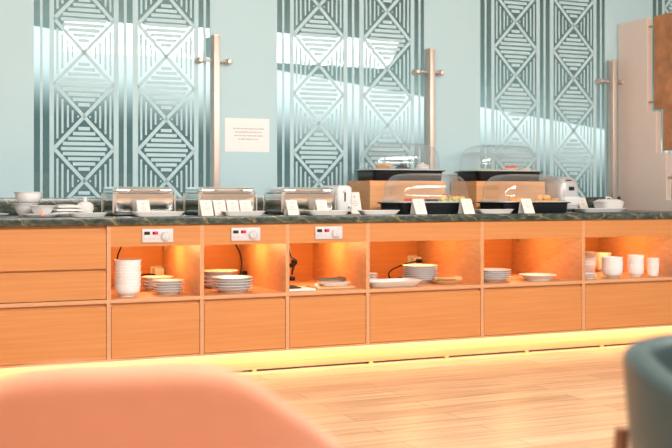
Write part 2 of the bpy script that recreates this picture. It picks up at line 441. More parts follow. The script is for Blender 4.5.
def post(x):
    r = empty('steel_post', (x, 6.335, ZT + 0.001))
    h = 1.955 - ZT
    b = MB(); b.box(-0.018, 0.018, -0.033, 0.033, 0, h, 0.002); b.build('upright', M['brushed'], r)
    b = MB(); b.box(-0.020, 0.020, -0.035, 0.035, h, h + 0.012, 0.001); b.build('cap', M['brushed'], r)
    for z in (1.81 - ZT,):
        for sx in (-1, 1):
            b = MB(); b.tube([(sx * 0.018, 0.012, z), (sx * 0.10, 0.012, z)], 0.0065, 12); a = b.build('glass_clamp', M['brushed'], r)
            b = MB(); rows = [[(sx * 0.092 + q * math.cos(2 * PI * i / 24), yy, z + q * math.sin(2 * PI * i / 24)) for i in range(24)] for q, yy in ((0.012, -0.004), (0.019, 0.004), (0.020, 0.058), (0.016, 0.0625))]
            b.grid(rows); b.build('clamp_disc', M['brushed'], a)
    return r
p1 = post(1.984); tag(p1, 'steel post behind the small printed notice, leftmost of the posts', 'post', 'steel posts holding the glass')
dup(p1, 'steel post rising behind the two left-hand domes', (3.497, 6.335, ZT + 0.001))
dup(p1, 'steel post beside the pink stepped panel', (5.016, 6.335, ZT + 0.001))

sg = empty('notice', (2.213, 6.397, 1.358)); tag(sg, 'white printed paper notice stuck on the frosted glass', 'notice')
b = MB(); b.box(-0.148, 0.148, -0.0012, 0, -0.106, 0.106); b.build('paper', M['paper'], sg, smooth=0)
b = MB(); rr = random.Random(3)
for z, a, d in ((.036, -.095, .112), (.014, -.080, .102), (-.008, -.088, .106), (-.030, -.060, .074)): text_bars(b, a, d, z, 0.0085, -0.0012, rnd=rr)
b.build('printed_text', M['ink2'], sg, smooth=0)

# ------------------------------------------------------------------ stepped partition at the right end
ps = empty('stepped_partition', (5.112, 0, 0)); tag(ps, 'pink stepped partition with a brown stepped board, right end of the worktop', 'partition')
pk = [(6.364, ZT + .001), (5.51, ZT + .001), (5.51, 0.945), (5.87, 0.945), (5.87, 1.275), (5.975, 1.275), (5.975, 1.57), (6.07, 1.57), (6.07, 2.245), (6.39, 2.245), (6.39, 0.97), (6.364, 0.97)]
b = MB(); b.prism_yz([(y, z) for y, z in pk], 0.0, 0.045); b.build('pink_panel', M['pink'], ps, smooth=0)['label'] = 'pink stepped lower panel'
bw = [(6.000, 2.245), (6.000, 1.585), (5.908, 1.585), (5.908, 1.29), (5.80, 1.29), (5.80, 0.985), (5.50, 0.985), (5.50, 2.245)]
b = MB(); b.prism_yz(bw, 0.004, 0.044); b.build('brown_board', M['copper'], ps, smooth=0)['label'] = 'mottled brown stepped board'
for z in (2.18, 1.64): b = MB(); b.tube([(0.02, 6.08, z), (0.02, 5.99, z)], 0.008, 12); b.build('pin', M['brass'], ps)
b = MB(); b.tube([(0.02, 5.88, 1.10), (0.02, 5.79, 1.10)], 0.008, 12); b.build('pin', M['brass'], ps)

# ------------------------------------------------------------------ crockery
def plate_prof(r, h, th=0.0045):
    return [(0.0001, 0.003), (r * .55, 0.003), (r * .56, 0.0), (r * .62, 0.0), (r * .64, 0.004), (r * .80, h * .55), (r, h - th * .5), (r, h), (r * .97, h), (r * .78, h * .55 + th), (r * .62, 0.004 + th), (0.0001, 0.004 + th)]
def plate_mb(r, h):
    b = MB(); b.lathe(plate_prof(r, h), n=48, caps=(False, False)); bmesh.ops.remove_doubles(b.bm, verts=b.bm.verts[:], dist=0.0003); return b
def bowl_mb(r, h, foot=.55, th=.004, belly=.78, n=40, flat=0.0):
    p = [(0.0001, .003), (r * foot * .85, .003), (r * foot * .9, 0), (r * foot, 0), (r * foot * 1.04, .006), (r * belly, h * .22), (r * (belly + .14), h * .45), (r * .950, h * .75), (r * .968, h * .91), (r * .998, h * .935), (r, h * .975), (r * .99, h),
         (r * .972 - th * .5, h), (r * .950 - th, h * .75), (r * (belly + .14) - th, h * .47), (r * belly - th, h * .27), (r * foot * .9, .011), (0.0001, .010)]
    b = MB(); b.lathe(p, n=n, caps=(False, False)); bmesh.ops.remove_doubles(b.bm, verts=b.bm.verts[:], dist=0.0003); return b
def stack(name, mb, cat, where, n, step, x, y, z, group, kind_word, noun=None, jit=.0015):
    rr = random.Random(int(x * 1000)); first = None
    for k in range(n):
        lab = f'{kind_word}, {ordinal(k, n)} in {where}'
        loc = (x + rr.uniform(-jit, jit), y + rr.uniform(-jit, jit), z + k * step)
        if first is None:
            first = mb.build(name, M['white']); tag(first, lab, cat, group, loc=loc)
        else: dup(first, lab, loc, rz=rr.uniform(0, 6))
zs = ZS + 0.0006
stack('bowl', bowl_mb(.073, .066), 'bowl', 'the tall stack left of the first niche', 5, .0325, 1.281, 5.65, zs, 'stacked bowls in the first niche', 'white bowl')
stack('plate', plate_mb(.090, .024), 'plate', 'the rear stack beside the tall bowl stack', 4, .0180, 1.517, 5.93, zs, 'rear plates in the first niche', 'white side plate')
stack('plate', plate_mb(.087, .022), 'plate', 'the front stack right of the tall bowls', 5, .0135, 1.517, 5.70, zs, 'front plates in the first niche', 'white side plate')
stack('plate', plate_mb(.113, .026), 'plate', 'the rear stack of the second niche', 4, .0240, 1.893, 5.98, zs, 'rear plates in the second niche', 'white dinner plate')
stack('plate', plate_mb(.115, .026), 'plate', 'the front stack of the second niche', 5, .0148, 1.873, 5.665, zs, 'front plates in the second niche', 'white dinner plate')
stack('saucer', plate_mb(.062, .018), 'saucer', 'the small stack behind the rectangular tray', 4, .0150, 2.805, 5.87, zs, 'small saucers behind the white tray', 'small white saucer')
stack('plate', plate_mb(.112, .024), 'plate', 'the tall stack by the power socket', 8, .0116, 3.144, 5.83, zs, 'plates beside the socket', 'white plate')
stack('plate', plate_mb(.118, .025), 'plate', 'the stack left of the lone plate', 5, .0125, 3.585, 5.70, zs, 'plates in the fifth niche', 'white plate')
pp = plate_mb(.120, .036).build('plate', M['white']); tag(pp, 'single shallow white plate alone under the niche lamp', 'plate', loc=(3.898, 5.66, zs))
def cup_mb(r, h):
    b = MB(); b.lathe([(0.0001, .003), (r * .62, .003), (r * .64, 0), (r * .72, 0), (r * .85, h * .16), (r * .93, h * .5), (r * .967, h * .86), (r * .996, h * .89), (r, h * .95), (r * .99, h), (r * .97, h), (r * .93 - .0014, h * .5), (r * .84 - .001, h * .2), (r * .6, .010), (0.0001, .009)], n=36, caps=(False, False))
    bmesh.ops.remove_doubles(b.bm, verts=b.bm.verts[:], dist=0.0003); return b
stack('cup', cup_mb(.066, .075), 'cup', 'the broad stack, right-end niche', 5, .0195, 4.470, 5.92, zs, 'broad cups in the right-end niche', 'white cup')
stack('dish', plate_mb(.058, .020), 'dish', 'the low pile, right-end niche', 2, .0150, 4.262, 5.63, zs, 'low dishes in the right-end niche', 'small white dish')
stack('bowl', bowl_mb(.070, .060, .5, th=.002), 'bowl', 'the widest front stack, right-end niche', 5, .0185, 4.469, 5.645, zs, 'front bowls in the right-end niche', 'white bowl')
stack('bowl', bowl_mb(.060, .060, .5, th=.002), 'bowl', 'the rear bowl stack, right-end niche', 4, .0240, 4.735, 6.08, zs, 'rear bowls in the right-end niche', 'white bowl')
stack('bowl', bowl_mb(.055, .060, .55, th=.002), 'bowl', 'the narrow front stack, right-end niche', 5, .0205, 4.659, 5.645, zs, 'narrow bowls in the right-end niche', 'small white bowl')
stack('cup', cup_mb(.0415, .062), 'cup', 'the slim stack furthest right in the niche', 4, .0185, 4.805, 5.645, zs, 'slim cups in the right-end niche', 'slim white cup')

# rectangular dishes, trays and boards
def dish_mb(w, d, h, e=8, lip=.012, cx=0, cy=0):
    b = MB(); a, c = w / 2, d / 2
    b.loft([(cx, cy, 0, a * .80, c * .72, e), (cx, cy, .002, a * .84, c * .76, e), (cx, cy, h - .003, a - lip * .3, c - lip * .3, e), (cx, cy, h, a, c, e),
            (cx, cy, h + .002, a - .002, c - .002, e), (cx, cy, h, a - lip, c - lip, e), (cx, cy, .007, a * .82, c * .74, e), (cx, cy, .006, a * .5, c * .4, e)], 56)
    return b
zt = ZT + 0.0006
for nm, w, x, lab in (('serving_dish', .28, 1.425, 'shallow white serving dish before the leftmost chafing dish'),
                      ('serving_dish', .245, 1.900, 'shallow white serving dish before the middle chafing dish'),
                      ('serving_dish', .255, 2.405, 'shallow white serving dish before the chafing dish next to the white toaster'),
                      ('serving_dish', .25, 2.730, 'shallow white serving dish left of the front left dome'),
                      ('serving_dish', .25, 3.515, 'shallow white serving dish between the two front domes'),
                      ('serving_dish', .36, 4.375, 'long white serving dish before the silver toaster')):
    o = dish_mb(w, .085 if w < .3 else .14, .024).build(nm, M['white']); tag(o, lab, 'dish', 'shallow white serving dishes along the worktop edge', loc=(x, 5.565 if w < .3 else 5.66, zt))
o = dish_mb(.35, .21, .034, 6).build('tray', M['white']); tag(o, 'rectangular white tray at the front of the niche with the looped cable', 'tray', loc=(2.850, 5.645, zs))
b = MB(); b.box(-.085, .085, -.10, .10, 0, .012, .004); o = b.build('board', M['whitemat']); tag(o, 'pale board under the black tablet at the left of its niche', 'board', loc=(2.242, 5.640, zs))
b = MB(); b.box(-.045, .042, -.06, .06, 0, .009, .002); o = b.build('tablet', M['black']); tag(o, 'flat black tablet lying on a pale board in the niche', 'tablet', loc=(2.213, 5.645, zs + .0124))
b = MB(); b.box(-.120, .120, -.09, .09, 0, .013, .004); o = b.build('board', M['oak']); tag(o, 'flat pale wooden board carrying the steel tongs in the niche', 'board', loc=(2.474, 5.680, zs))
o = dish_mb(.19, .12, .020, 5).build('plate', M['white']); tag(o, 'oblong white plate on the pale wooden board', 'plate', loc=(2.495, 5.675, zs + .0136))

def tongs(x, y, z, rz, label, mat, group=None):
    r = empty('tongs', (x, y, z), rz); tag(r, label, 'tongs', group)
    for s in (-1, 1):
        b = MB(); rows = []
        for k in range(13):
            t = k / 12; xx = -.085 + .17 * t; off = s * (.003 + .016 * math.sin(min(1, t * 1.1) * PI * .55)); wd = .006 if t < .75 else .006 + .008 * math.sin((t - .75) / .25 * PI)
            zz = .006
            rows.append([(xx, off - .0012, zz - wd), (xx, off + .0012, zz - wd), (xx, off + .0012, zz + wd), (xx, off - .0012, zz + wd)])
        lo = min(p[2] for q in rows for p in q)
        rows = [[(p[0], p[1], p[2] - lo) for p in q] for q in rows]
        b.grid(rows); b.build('arm', mat, r)
    return r
tongs(2.475, 5.660, zs + .036, 0.15, 'steel tongs, front pair on the oblong white plate', M['dsteel'], 'tongs in the third niche')
tongs(2.490, 5.705, zs + .036, -0.05, 'steel tongs, rear pair on the oblong white plate', M['dsteel'], 'tongs in the third niche')
b = MB(); b.lathe([(0.0001, 0), (.011, 0), (.013, .008), (.011, .017), (.0001, .018)], n=20); o = b.build('sauce_cup', M['white']); tag(o, 'tiny white pot at the left edge of the wooden board', 'pot', loc=(2.375, 5.655, zs + .0136))
o = dish_mb(.185, .12, .018, 2.6).build('platter', M['oak']); tag(o, 'small oval wooden platter right of the socket plate stack', 'platter', loc=(3.245, 5.665, zs))
tongs(3.250, 5.670, zs + .0195, -0.25, 'wooden tongs lying on the oval wooden platter', M['oak'])
b = MB(); b.ball(0, 0, .010, .014, .011, .010); o = b.build('herb_sprig', M['herb']); tag(o, 'small green garnish at the left end of the oval platter', 'garnish', loc=(3.198, 5.680, zs + .0145))

# cables and plugs
def smooth_path(pts, n=10):
    P = [Vector(p) for p in pts]; out = []
    for i in range(len(P) - 1):
        p0, p1, p2, p3 = P[max(0, i - 1)], P[i], P[i + 1], P[min(len(P) - 1, i + 2)]
        for k in range(n):
            t = k / n
            out.append(0.5 * ((2 * p1) + (p2 - p0) * t + (2 * p0 - 5 * p1 + 4 * p2 - p3) * t * t + (3 * p1 - p0 - 3 * p2 + p3) * t ** 3))
    out.append(P[-1]); return out
def cable(pts, label, r=.0048, plug=None, name='power_cable'):
    b = MB(); b.tube(smooth_path(pts), r, 8); o = empty(name, (0, 0, 0)); tag(o, label, 'cable', 'black power cables in the niches')
    b.build('cord', M['black'], o)
    for p in plug or ():
        b = MB(); b.box(p[0] - .014, p[0] + .014, p[1] - .022, p[1] + .018, p[2] - .013, p[2] + .013, .005); b.build('plug', M['black'], o)
    return o
cable([(1.385, 6.20, .722), (1.37, 6.20, .68), (1.345, 6.19, .62), (1.34, 6.15, .55), (1.40, 6.13, .50), (1.50, 6.16, .515), (1.572, 6.221, .507)], 'black cable dropping behind the tall bowl stack to a socket')
cable([(2.06, 6.23, .722), (2.075, 6.22, .68), (2.105, 6.22, .62), (2.115, 6.22, .56), (2.105, 6.21, .50)], 'black cable hanging behind the rear plate stack of the second niche', plug=[(2.100, 6.20, .487), (2.112, 6.17, .505)])
cable([(2.36, 6.02, .722), (2.345, 6.01, .66), (2.355, 6.0, .61), (2.39, 6.0, .58), (2.365, 5.99, .54), (2.36, 6.0, .50)], 'black cable bundle with plug hanging above the black tablet', r=.006, plug=[(2.36, 6.0, .475), (2.375, 6.0, .575), (2.358, 6.0, .555)])
cable([(3.33, 6.19, .545), (3.29, 6.17, .542), (3.20, 6.15, .528), (3.085, 6.12, .490), (3.075, 6.10, .447), (3.17, 6.12, .446), (3.28, 6.18, .446), (3.35, 6.22, .446)], 'black cable looping from the socket behind the tall plate stack', plug=[(3.335, 6.200, .545)])

# ------------------------------------------------------------------ on the worktop, left end
o = plate_mb(.095, .020).build('plate', M['white']); tag(o, 'white plate at the extreme left end of the worktop', 'plate', loc=(0.575, 5.625, zt))
o = dish_mb(.19, .13, .014, 2.4).build('saucer', M['white']); tag(o, 'oval white saucer under the flared lower bowl', 'saucer', loc=(0.835, 5.70, zt))
bo = MB(); r_, h_ = .070, .050
def flared(r, h, foot=.45, th=.004, n=44):
    b = MB(); p = [(0.0001, .003), (r * foot * .85, .003), (r * foot * .9, 0), (r * foot, 0), (r * .66, h * .3), (r * .80, h * .62), (r * .90, h * .93), (r, h), (r, h + .002), (r * .90 - th, h * .97), (r * .80 - th, h * .66), (r * .62, h * .34), (r * foot * .9, .009), (0.0001, .008)]
    b.lathe(p, n=n, caps=(False, False)); bmesh.ops.remove_doubles(b.bm, verts=b.bm.verts[:], dist=0.0003); return b
o = flared(.068, .050).build('bowl', M['white']); tag(o, 'flared white bowl standing on the oval saucer, front right', 'bowl', 'bowls at the left end of the worktop', loc=(0.845, 5.70, zt + .0072))
o = flared(.070, .068).build('bowl', M['white']); tag(o, 'white bowl carrying the large bowl, behind the flared bowl', 'bowl', 'bowls at the left end of the worktop', loc=(0.782, 5.855, zt))
b = MB(); R = .077
p = [(0.0001, .003), (.036, .003), (.038, 0), (.046, 0), (.058, .010), (.066, .028), (.069, .052), (R, .056), (R, .059), (.066, .058), (.063, .030), (.054, .014), (.040, .008), (.0001, .008)]
b.lathe(p, n=48, caps=(False, False)); o = b.build('bowl', M['white']); tag(o, 'large ribbed white bowl on top of another bowl at the left', 'bowl', 'bowls at the left end of the worktop', loc=(0.797, 5.855, zt + .0715))
sp = empty('serving_spoon', (0.832, 5.605, zt), 0); tag(sp, 'small peach serving spoon propped before the flared bowl', 'spoon')
b = MB(); b.ball(0, 0, .013, .014, .007, .012); b.build('spoon_bowl', M['peach'], sp)
b = MB(); b.tube([(-.002, .003, .022), (-.008, .012, .045)], [.005, .0035], 10); b.build('handle', M['peach'], sp)

o = dish_mb(.26, .17, .016, 2.6).build('platter', M['white']); tag(o, 'oval white platter under the folded napkins and sugar bowl', 'platter', loc=(1.02, 5.80, zt))
o = dish_mb(.20, .09, .020, 3).build('serving_dish', M['white']); tag(o, 'narrow white dish in front of the sugar bowl', 'dish', loc=(1.06, 5.590, zt))
def napkin_mb(w, d, h):
    b = MB(); rows = []
    for k in range(9):
        t = k / 8; x = -w / 2 + w * t; hh = h * (.55 + .45 * math.sin(PI * (.15 + .8 * t)))
        rows.append([(x, -d / 2, 0), (x, d / 2, 0), (x, d / 2, hh * .8), (x, d / 5, hh), (x, -d / 5, hh * .92), (x, -d / 2, hh * .7)])
    b.grid(rows); return b
nk0 = None
for k in range(3):
    lab = f'folded white linen napkin, {ordinal(k, 3)} of the three left of the sugar bowl'
    loc = (0.985 + .006 * k, 5.80, zt + .0095 + .0185 * k)
    if nk0 is None: nk0 = napkin_mb(.13, .09, .018).build('napkin', M['cloth']); tag(nk0, lab, 'napkin', 'folded napkins', loc=loc)
    else: dup(nk0, lab, loc, rz=.05 * k)
sb = empty('sugar_bowl', (1.085, 5.80, zt + .0095)); tag(sb, 'round white lidded sugar bowl with a ball knob', 'sugar bowl')
b = MB(); b.lathe([(0.0001, 0), (.030, 0), (.041, .012), (.046, .030), (.044, .046), (.0001, .046)], n=40); b.build('pot', M['white'], sb)
b = MB(); b.lathe([(.045, .0465), (.043, .052), (.030, .064), (.010, .071), (.0001, .072)], n=40); b.build('lid', M['white'], sb)
b = MB(); b.ball(0, 0, .081, .012); b.build('knob', M['white'], sb)

# ------------------------------------------------------------------ chafing dishes
def chafer(x, label):
    r = empty('chafing_dish', (x, 5.865, zt)); tag(r, label, 'chafing dish', 'polished chafing dishes')
    W, Dp = .169, .150
    b = MB(); b.loft([(0, 0, .002, W * .93, Dp * .9, 9), (0, 0, .008, W * 1.04, Dp * 1.02, 9), (0, 0, .016, W * 1.04, Dp * 1.02, 9), (0, 0, .020, W * .94, Dp * .94, 9)], 72); b.build('base_tray', M['dsteel'], r)
    b = MB(); b.loft([(0, 0, .0205, W * .96, Dp * .95, 22), (0, 0, .028, W * .99, Dp * .985, 22), (0, 0, .118, W * .99, Dp * .985, 22), (0, 0, .122, W * .975, Dp * .96, 22)], 128); b.build('pan', M['steel'], r)
    b = MB(); b.loft([(0, 0, .1225, W, Dp, 10), (0, 0, .126, W * 1.02, Dp * 1.02, 10), (0, 0, .131, W * 1.02, Dp * 1.02, 10), (0, 0, .134, W, Dp, 10)], 96); b.build('rim', M['steel'], r)
    b = MB(); b.loft([(0, 0, .1345, W * .99, Dp * .99, 14), (0, 0, .146, W * .99, Dp * .99, 14), (0, 0, .153, W * .975, Dp * .955, 12), (0, 0, .1575, W * .93, Dp * .87, 9), (0, 0, .159, W * .75, Dp * .7, 5), (0, 0, .1595, W * .3, Dp * .3, 4)], 96); lid = b.build('lid', M['steel'], r)
    b = MB(); b.tube(smooth_path([(-.075, -Dp * .99, .1415), (-.075, -Dp - .022, .140), (0, -Dp - .026, .140), (.075, -Dp - .022, .140), (.075, -Dp * .99, .1415)], 6), .0042, 8); b.build('handle', M['steel'], lid)
    for sx in (-1, 1):
        b = MB(); b.tube(smooth_path([(sx * W * .98, -.06, .085), (sx * (W + .016), -.055, .085), (sx * (W + .018), 0, .085), (sx * (W + .016), .055, .085), (sx * W * .98, .06, .085)], 6), .004, 8); b.build('side_handle', M['steel'], r)
        for sy in (-1, 1):
            b = MB(); b.tube([(sx * W * .93, sy * Dp * .88, .016), (sx * W * .93, sy * Dp * .88, 0)], .009, 14); b.build('foot', M['black'], r)
            b = MB(); b.tube([(sx * W * 1.0, sy * Dp * 1.0, .016), (sx * W * 1.0, sy * Dp * 1.0, .124)], .0055, 10); b.build('corner_rod', M['steel'], r)
    return r
chafer(1.389, 'polished steel rectangular chafing dish beside the sugar bowl')
chafer(1.863, 'polished steel chafing dish with four cards propped before it')
chafer(2.355, 'polished steel chafing dish beside the upright white toaster')

# ------------------------------------------------------------------ toasters
tw = empty('toaster', (2.601, 5.885, zt)); tag(tw, 'upright white toaster seen end-on, right of the chafing dishes', 'toaster')
b = MB(); b.loft([(0, 0, .014, .049, .132, 6), (0, 0, .02, .053, .136, 6), (0, 0, .10, .055, .138, 6), (0, 0, .150, .053, .136, 6), (0, 0, .164, .048, .131, 5), (0, 0, .170, .038, .120, 5), (0, 0, .171, .01, .08, 4)], 72); b.build('housing', M['whitemat'], tw)
b = MB(); b.box(-.0075, .0025, -.1385, -.1355, .075, .145, .001); b.build('lever_slot', M['black'], tw)
b = MB(); b.box(-.016, .011, -.152, -.137, .128, .140, .003); b.build('lever', M['whitemat'], tw)
b = MB(); rows = [[(.028 + q * math.cos(2 * PI * i / 20), yy, .046 + q * math.sin(2 * PI * i / 20)) for i in range(20)] for q, yy in ((.011, -.1365), (.010, -.148), (.008, -.149))]; b.grid(rows); b.build('dial', M['silver'], tw)
for sx in (-.018, .018):
    b = MB(); b.box(sx - .011, sx + .011, -.10, .10, .1655, .1725, .001); b.build('bread_slot', M['dsteel'], tw)
for sx in (-.036, .036):
    for sy in (-.11, .11): b = MB(); b.tube([(sx, sy, .015), (sx, sy, 0)], .010, 12); b.build('foot', M['black'], tw)

ts = empty('toaster', (4.300, 6.035, zt)); tag(ts, 'silver-white toaster with a dark window, right of the front right dome', 'toaster')
b = MB(); b.loft([(0, 0, .016, .080, .160, 6), (0, 0, .022, .086, .166, 6), (0, 0, .12, .088, .168, 6), (0, 0, .185, .087, .166, 5), (0, 0, .215, .078, .155, 4), (0, 0, .232, .055, .13, 3.5), (0, 0, .237, .02, .08, 3)], 80); b.build('housing', M['silver'], ts)
b = MB(); b.box(-.070, .074, -.172, -.166, .045, .100, .003); b.build('crumb_door', M['whitemat'], ts)
b = MB(); b.box(-.012, .030, -.173, -.166, .142, .168, .002); b.build('display', M['black'], ts)
b = MB(); b.box(-.030, .016, -.163, -.148, .206, .214, .002); b.build('lever', M['black'], ts)
for sx in (-.062, .062):
    for sy in (-.13, .13): b = MB(); b.tube([(sx, sy, .018), (sx, sy, 0)], .014, 12); b.build('foot', M['black'], ts)

# ------------------------------------------------------------------ risers, trays, domes
def riser(x, label):
    b = MB(); b.box(-.270, .270, 0, .335, 0, .203, .0015, 1); o = b.build('riser', M['riser'], smooth=0)
    return tag(o, label, 'riser', 'beech display risers', loc=(x, 6.015, zt))
riser(3.160, 'beech display riser box behind the front left dome')
riser(3.934, 'beech display riser box behind the front right dome')
RZ = zt + .2036
def tray(x, y, z, label):
    r = empty('display_tray', (x, y, z)); tag(r, label, 'tray', 'black display trays')
    b = MB(); a, c = .258, .163
    b.loft([(0, 0, 0, a * .93, c * .90, 12), (0, 0, .004, a * .945, c * .915, 12), (0, 0, .058, a * .965, c * .945, 12), (0, 0, .062, a + .006, c + .006, 12), (0, 0, .067, a + .006, c + .006, 12), (0, 0, .067, a - .006, c - .006, 12), (0, 0, .060, a * .93, c * .91, 12)], 96)
    b.build('body', M['black'], r)
    b = MB(); b.loft([(0, 0, .0605, a * .92, c * .90, 12), (0, 0, .0675, a * .985, c * .98, 12), (0, 0, .0706, a * .985, c * .98, 12), (0, 0, .0710, a * .97, c * .96, 12), (0, 0, .0695, a * .90, c * .87, 12)], 80); b.build('liner', M['inner'], r)['label'] = 'light grey tray liner'
    return r
def dome(x, y, z, label):
    b = MB(); a, c = .245, .150
    b.loft([(0, 0, 0, a + .006, c + .006, 6), (0, 0, .003, a + .004, c + .004, 6), (0, 0, .006, a, c, 6), (0, 0, .05, a * .99, c * .985, 6), (0, 0, .095, a * .968, c * .95, 6), (0, 0, .122, a * .938, c * .905, 5.5), (0, 0, .142, a * .89, c * .835, 5), (0, 0, .156, a * .825, c * .74, 5), (0, 0, .165, a * .74, c * .62, 4.5), (0, 0, .1705, a * .62, c * .46, 4), (0, 0, .1730, a * .44, c * .28, 4), (0, 0, .1738, a * .2, c * .1, 4)], 96, (False, True))
    o = b.build('dome_cover', M['cloche'], smooth=60)
    b = MB(); n = 96; rg = b.ring(0, 0, .0025, a + .006, c + .006, 6, n); b.tube(rg + [rg[0]], .0026, 8, False); b.build('rim', M['rim'], o)
    return tag(o, label, 'dome cover', 'clear display domes', loc=(x, y, z))
SP = dict(A=(3.183, 6.183, RZ), B=(3.150, 5.765, zt), C=(3.940, 6.183, RZ), D=(3.865, 5.770, zt))
TL = dict(A='raised at rear left, holding bread and berries', B='at front left, holding tomatoes and peppers', C='raised at rear right, holding salad and cheese', D='at front right, holding orange fruit')
for k, (x, y, z) in SP.items():
    tray(x, y, z, 'black display tray ' + TL[k])
    dome(x, y, z + .0712, 'clear rounded dome over the tray ' + TL[k])

def food(name, mb, mat, cat, group, labels, spots, first_scale=None):
    """one shape copied to each spot; spots: (x, y, z, rz)"""
    o0 = None
    for (x, y, z, rz), lab in zip(spots, labels):
        if o0 is None:
            o0 = mb.build(name, mat); tag(o0, lab, cat, group, loc=(x, y, z), rz=rz)
        else: dup(o0, lab, (x, y, z), rz)
def many(lab, n): return [lab] * n
def slice_mb(w=.055, d=.05, t=.014):
    b = MB(); b.loft([(0, 0, 0, w * .94, d * .94, 3), (0, 0, .002, w, d, 3), (0, 0, t - .002, w, d, 3), (0, 0, t, w * .94, d * .94, 3)], 32); return b
def wedge_mb(r=.02, t=.013):
    b = MB(); rows = []
    for k in range(11):
        a = PI * k / 10 - PI / 2; s = .12 + .88 * math.cos(a) ** .7 if abs(math.cos(a)) > 1e-6 else .12
        rows.append([(r * 1.3 * math.sin(a), -t * s, 0), (r * 1.3 * math.sin(a), t * s, 0), (r * 1.3 * math.sin(a), t * .6 * s, r * .75 * s), (r * 1.3 * math.sin(a), 0, r * s), (r * 1.3 * math.sin(a), -t * .6 * s, r * .75 * s)])
    b.grid(rows); return b
x0, y0, z0 = SP['A']; zl = z0 + .0712
food('bread_slice', slice_mb(.042, .05, .010), M['bread'], 'bread', 'bread slices under the rear left dome',
     [f'pale bread slice, {ordinal(k, 4)} of the pile in the rear left dome' for k in range(4)],
     [(x0 - .145 + .012 * k, y0 - .03, zl + .0005 + .0104 * k, .1 * k) for k in range(4)])
b = MB(); b.loft([(0, 0, 0, .045, .024, 2.2), (0, 0, .009, .052, .03, 2.2), (0, 0, .022, .04, .022, 2.2), (0, 0, .026, .01, .006, 2)], 28)
o = b.build('bread_roll', M['crust']); tag(o, 'brown bread roll left of the pale slices in the rear left dome', 'bread', loc=(x0 - .175, y0 - .112, zl + .0003))
rr = random.Random(5)
pts = []
for lay, n, rad in ((0, 9, .036), (1, 5, .020), (2, 1, 0)):
    for i in range(n): pts.append((x0 + rad * math.cos(6.283 * i / n + lay), y0 - .04 + rad * math.sin(6.283 * i / n + lay), zl + .0095 + lay * .016, i))
pts.insert(9, (x0, y0 - .04, zl + .0095, 0)); pts.insert(9, (x0 + .016, y0 - .05, zl + .0095 , 1)); pts.pop(9)
b = MB(); b.ball(0, 0, 0, .0098, seg=14); food('blueberry', b, M['berry'], 'berry', 'blueberries under the rear left dome', many('dark blueberry in the mound between bread and white pot', 20), pts)
b = MB(); b.loft([(0, 0, 0, .022, .014, 2), (0, 0, .005, .028, .018, 2), (0, 0, .009, .012, .008, 2)], 20)
food('lettuce_leaf', b, M['herb'], 'leaf', 'green leaves beside the blueberries', ['green leaf left of the blueberry mound', 'green leaf right of the blueberry mound'], [(x0 - .066, y0 - .06, zl + .0004, .4), (x0 + .068, y0 - .06, zl + .0004, -.4)])
pt = empty('lidded_pot', (x0 + .155, y0 - .03, zl + .0004)); tag(pt, 'small white lidded pot under the rear left dome', 'pot')
b = MB(); b.lathe([(0.0001, 0), (.034, 0), (.044, .010), (.045, .024), (.0001, .025)], n=32); b.build('body', M['white'], pt)
b = MB(); b.lathe([(.044, .0255), (.038, .034), (.012, .041), (.009, .044), (.010, .050), (.0001, .053)], n=32); b.build('lid', M['white'], pt)

x0, y0, z0 = SP['B']; zl = z0 + .0712
food('tomato_wedge', wedge_mb(.020, .012), M['tomato'], 'tomato', 'tomato wedges under the front left dome',
     many('red tomato wedge at the left under the front left dome', 7), [(x0 - .150 + .030 * (k % 4), y0 - .075 + .035 * (k // 4), zl + .0006, .5 * k) for k in range(7)])
b = MB(); b.ball(0, 0, .0085, .011, .0085, .0085); food('olive', b, M['olive'], 'olive', 'black olives under the front left dome', many('black olive between the tomatoes and yellow peppers', 7), [(x0 - .020 + .024 * (k % 3), y0 - .09 + .024 * (k // 3), zl + .0004, k) for k in range(7)])
b = MB(); b.lathe([(.0001, 0), (.021, 0), (.022, .004), (.021, .008), (.0001, .008)], n=24)
cs = []
for k in range(16):
    cs.append((x0 + .075 + .0445 * (k % 4) - (.0 if (k // 4) % 2 == 0 else .010), y0 - .085 + .020 * (k // 8), zl + .0005 + .0084 * (k // 4), .7 * k))
food('cucumber_slice', b, M['cukeg'], 'cucumber', 'cucumber slices under the front left dome', many('pale green cucumber slice in the layered row at right, front left dome', 8), cs[:8])
food('pepper_strip', wedge_mb(.018, .011), M['cuke'], 'pepper', 'yellow pepper pieces under the front left dome', many('yellow pepper piece lying on the cucumber slices', 8),
     [(x0 + .070 + .022 * k, y0 - .092 + .012 * (k % 2), zl + .0175, .6 * k) for k in range(8)])
food('pepper_strip', wedge_mb(.013, .008), M['tomato'], 'pepper', 'red pepper pieces on the yellow ones', ['red pepper strip, left one on top of the yellow peppers', 'red pepper strip, middle one on top of the yellow peppers', 'red pepper strip, right one on top of the yellow peppers'],
     [(x0 + .085 + .050 * k, y0 - .088, zl + .0362, .2 + .4 * k) for k in range(3)])

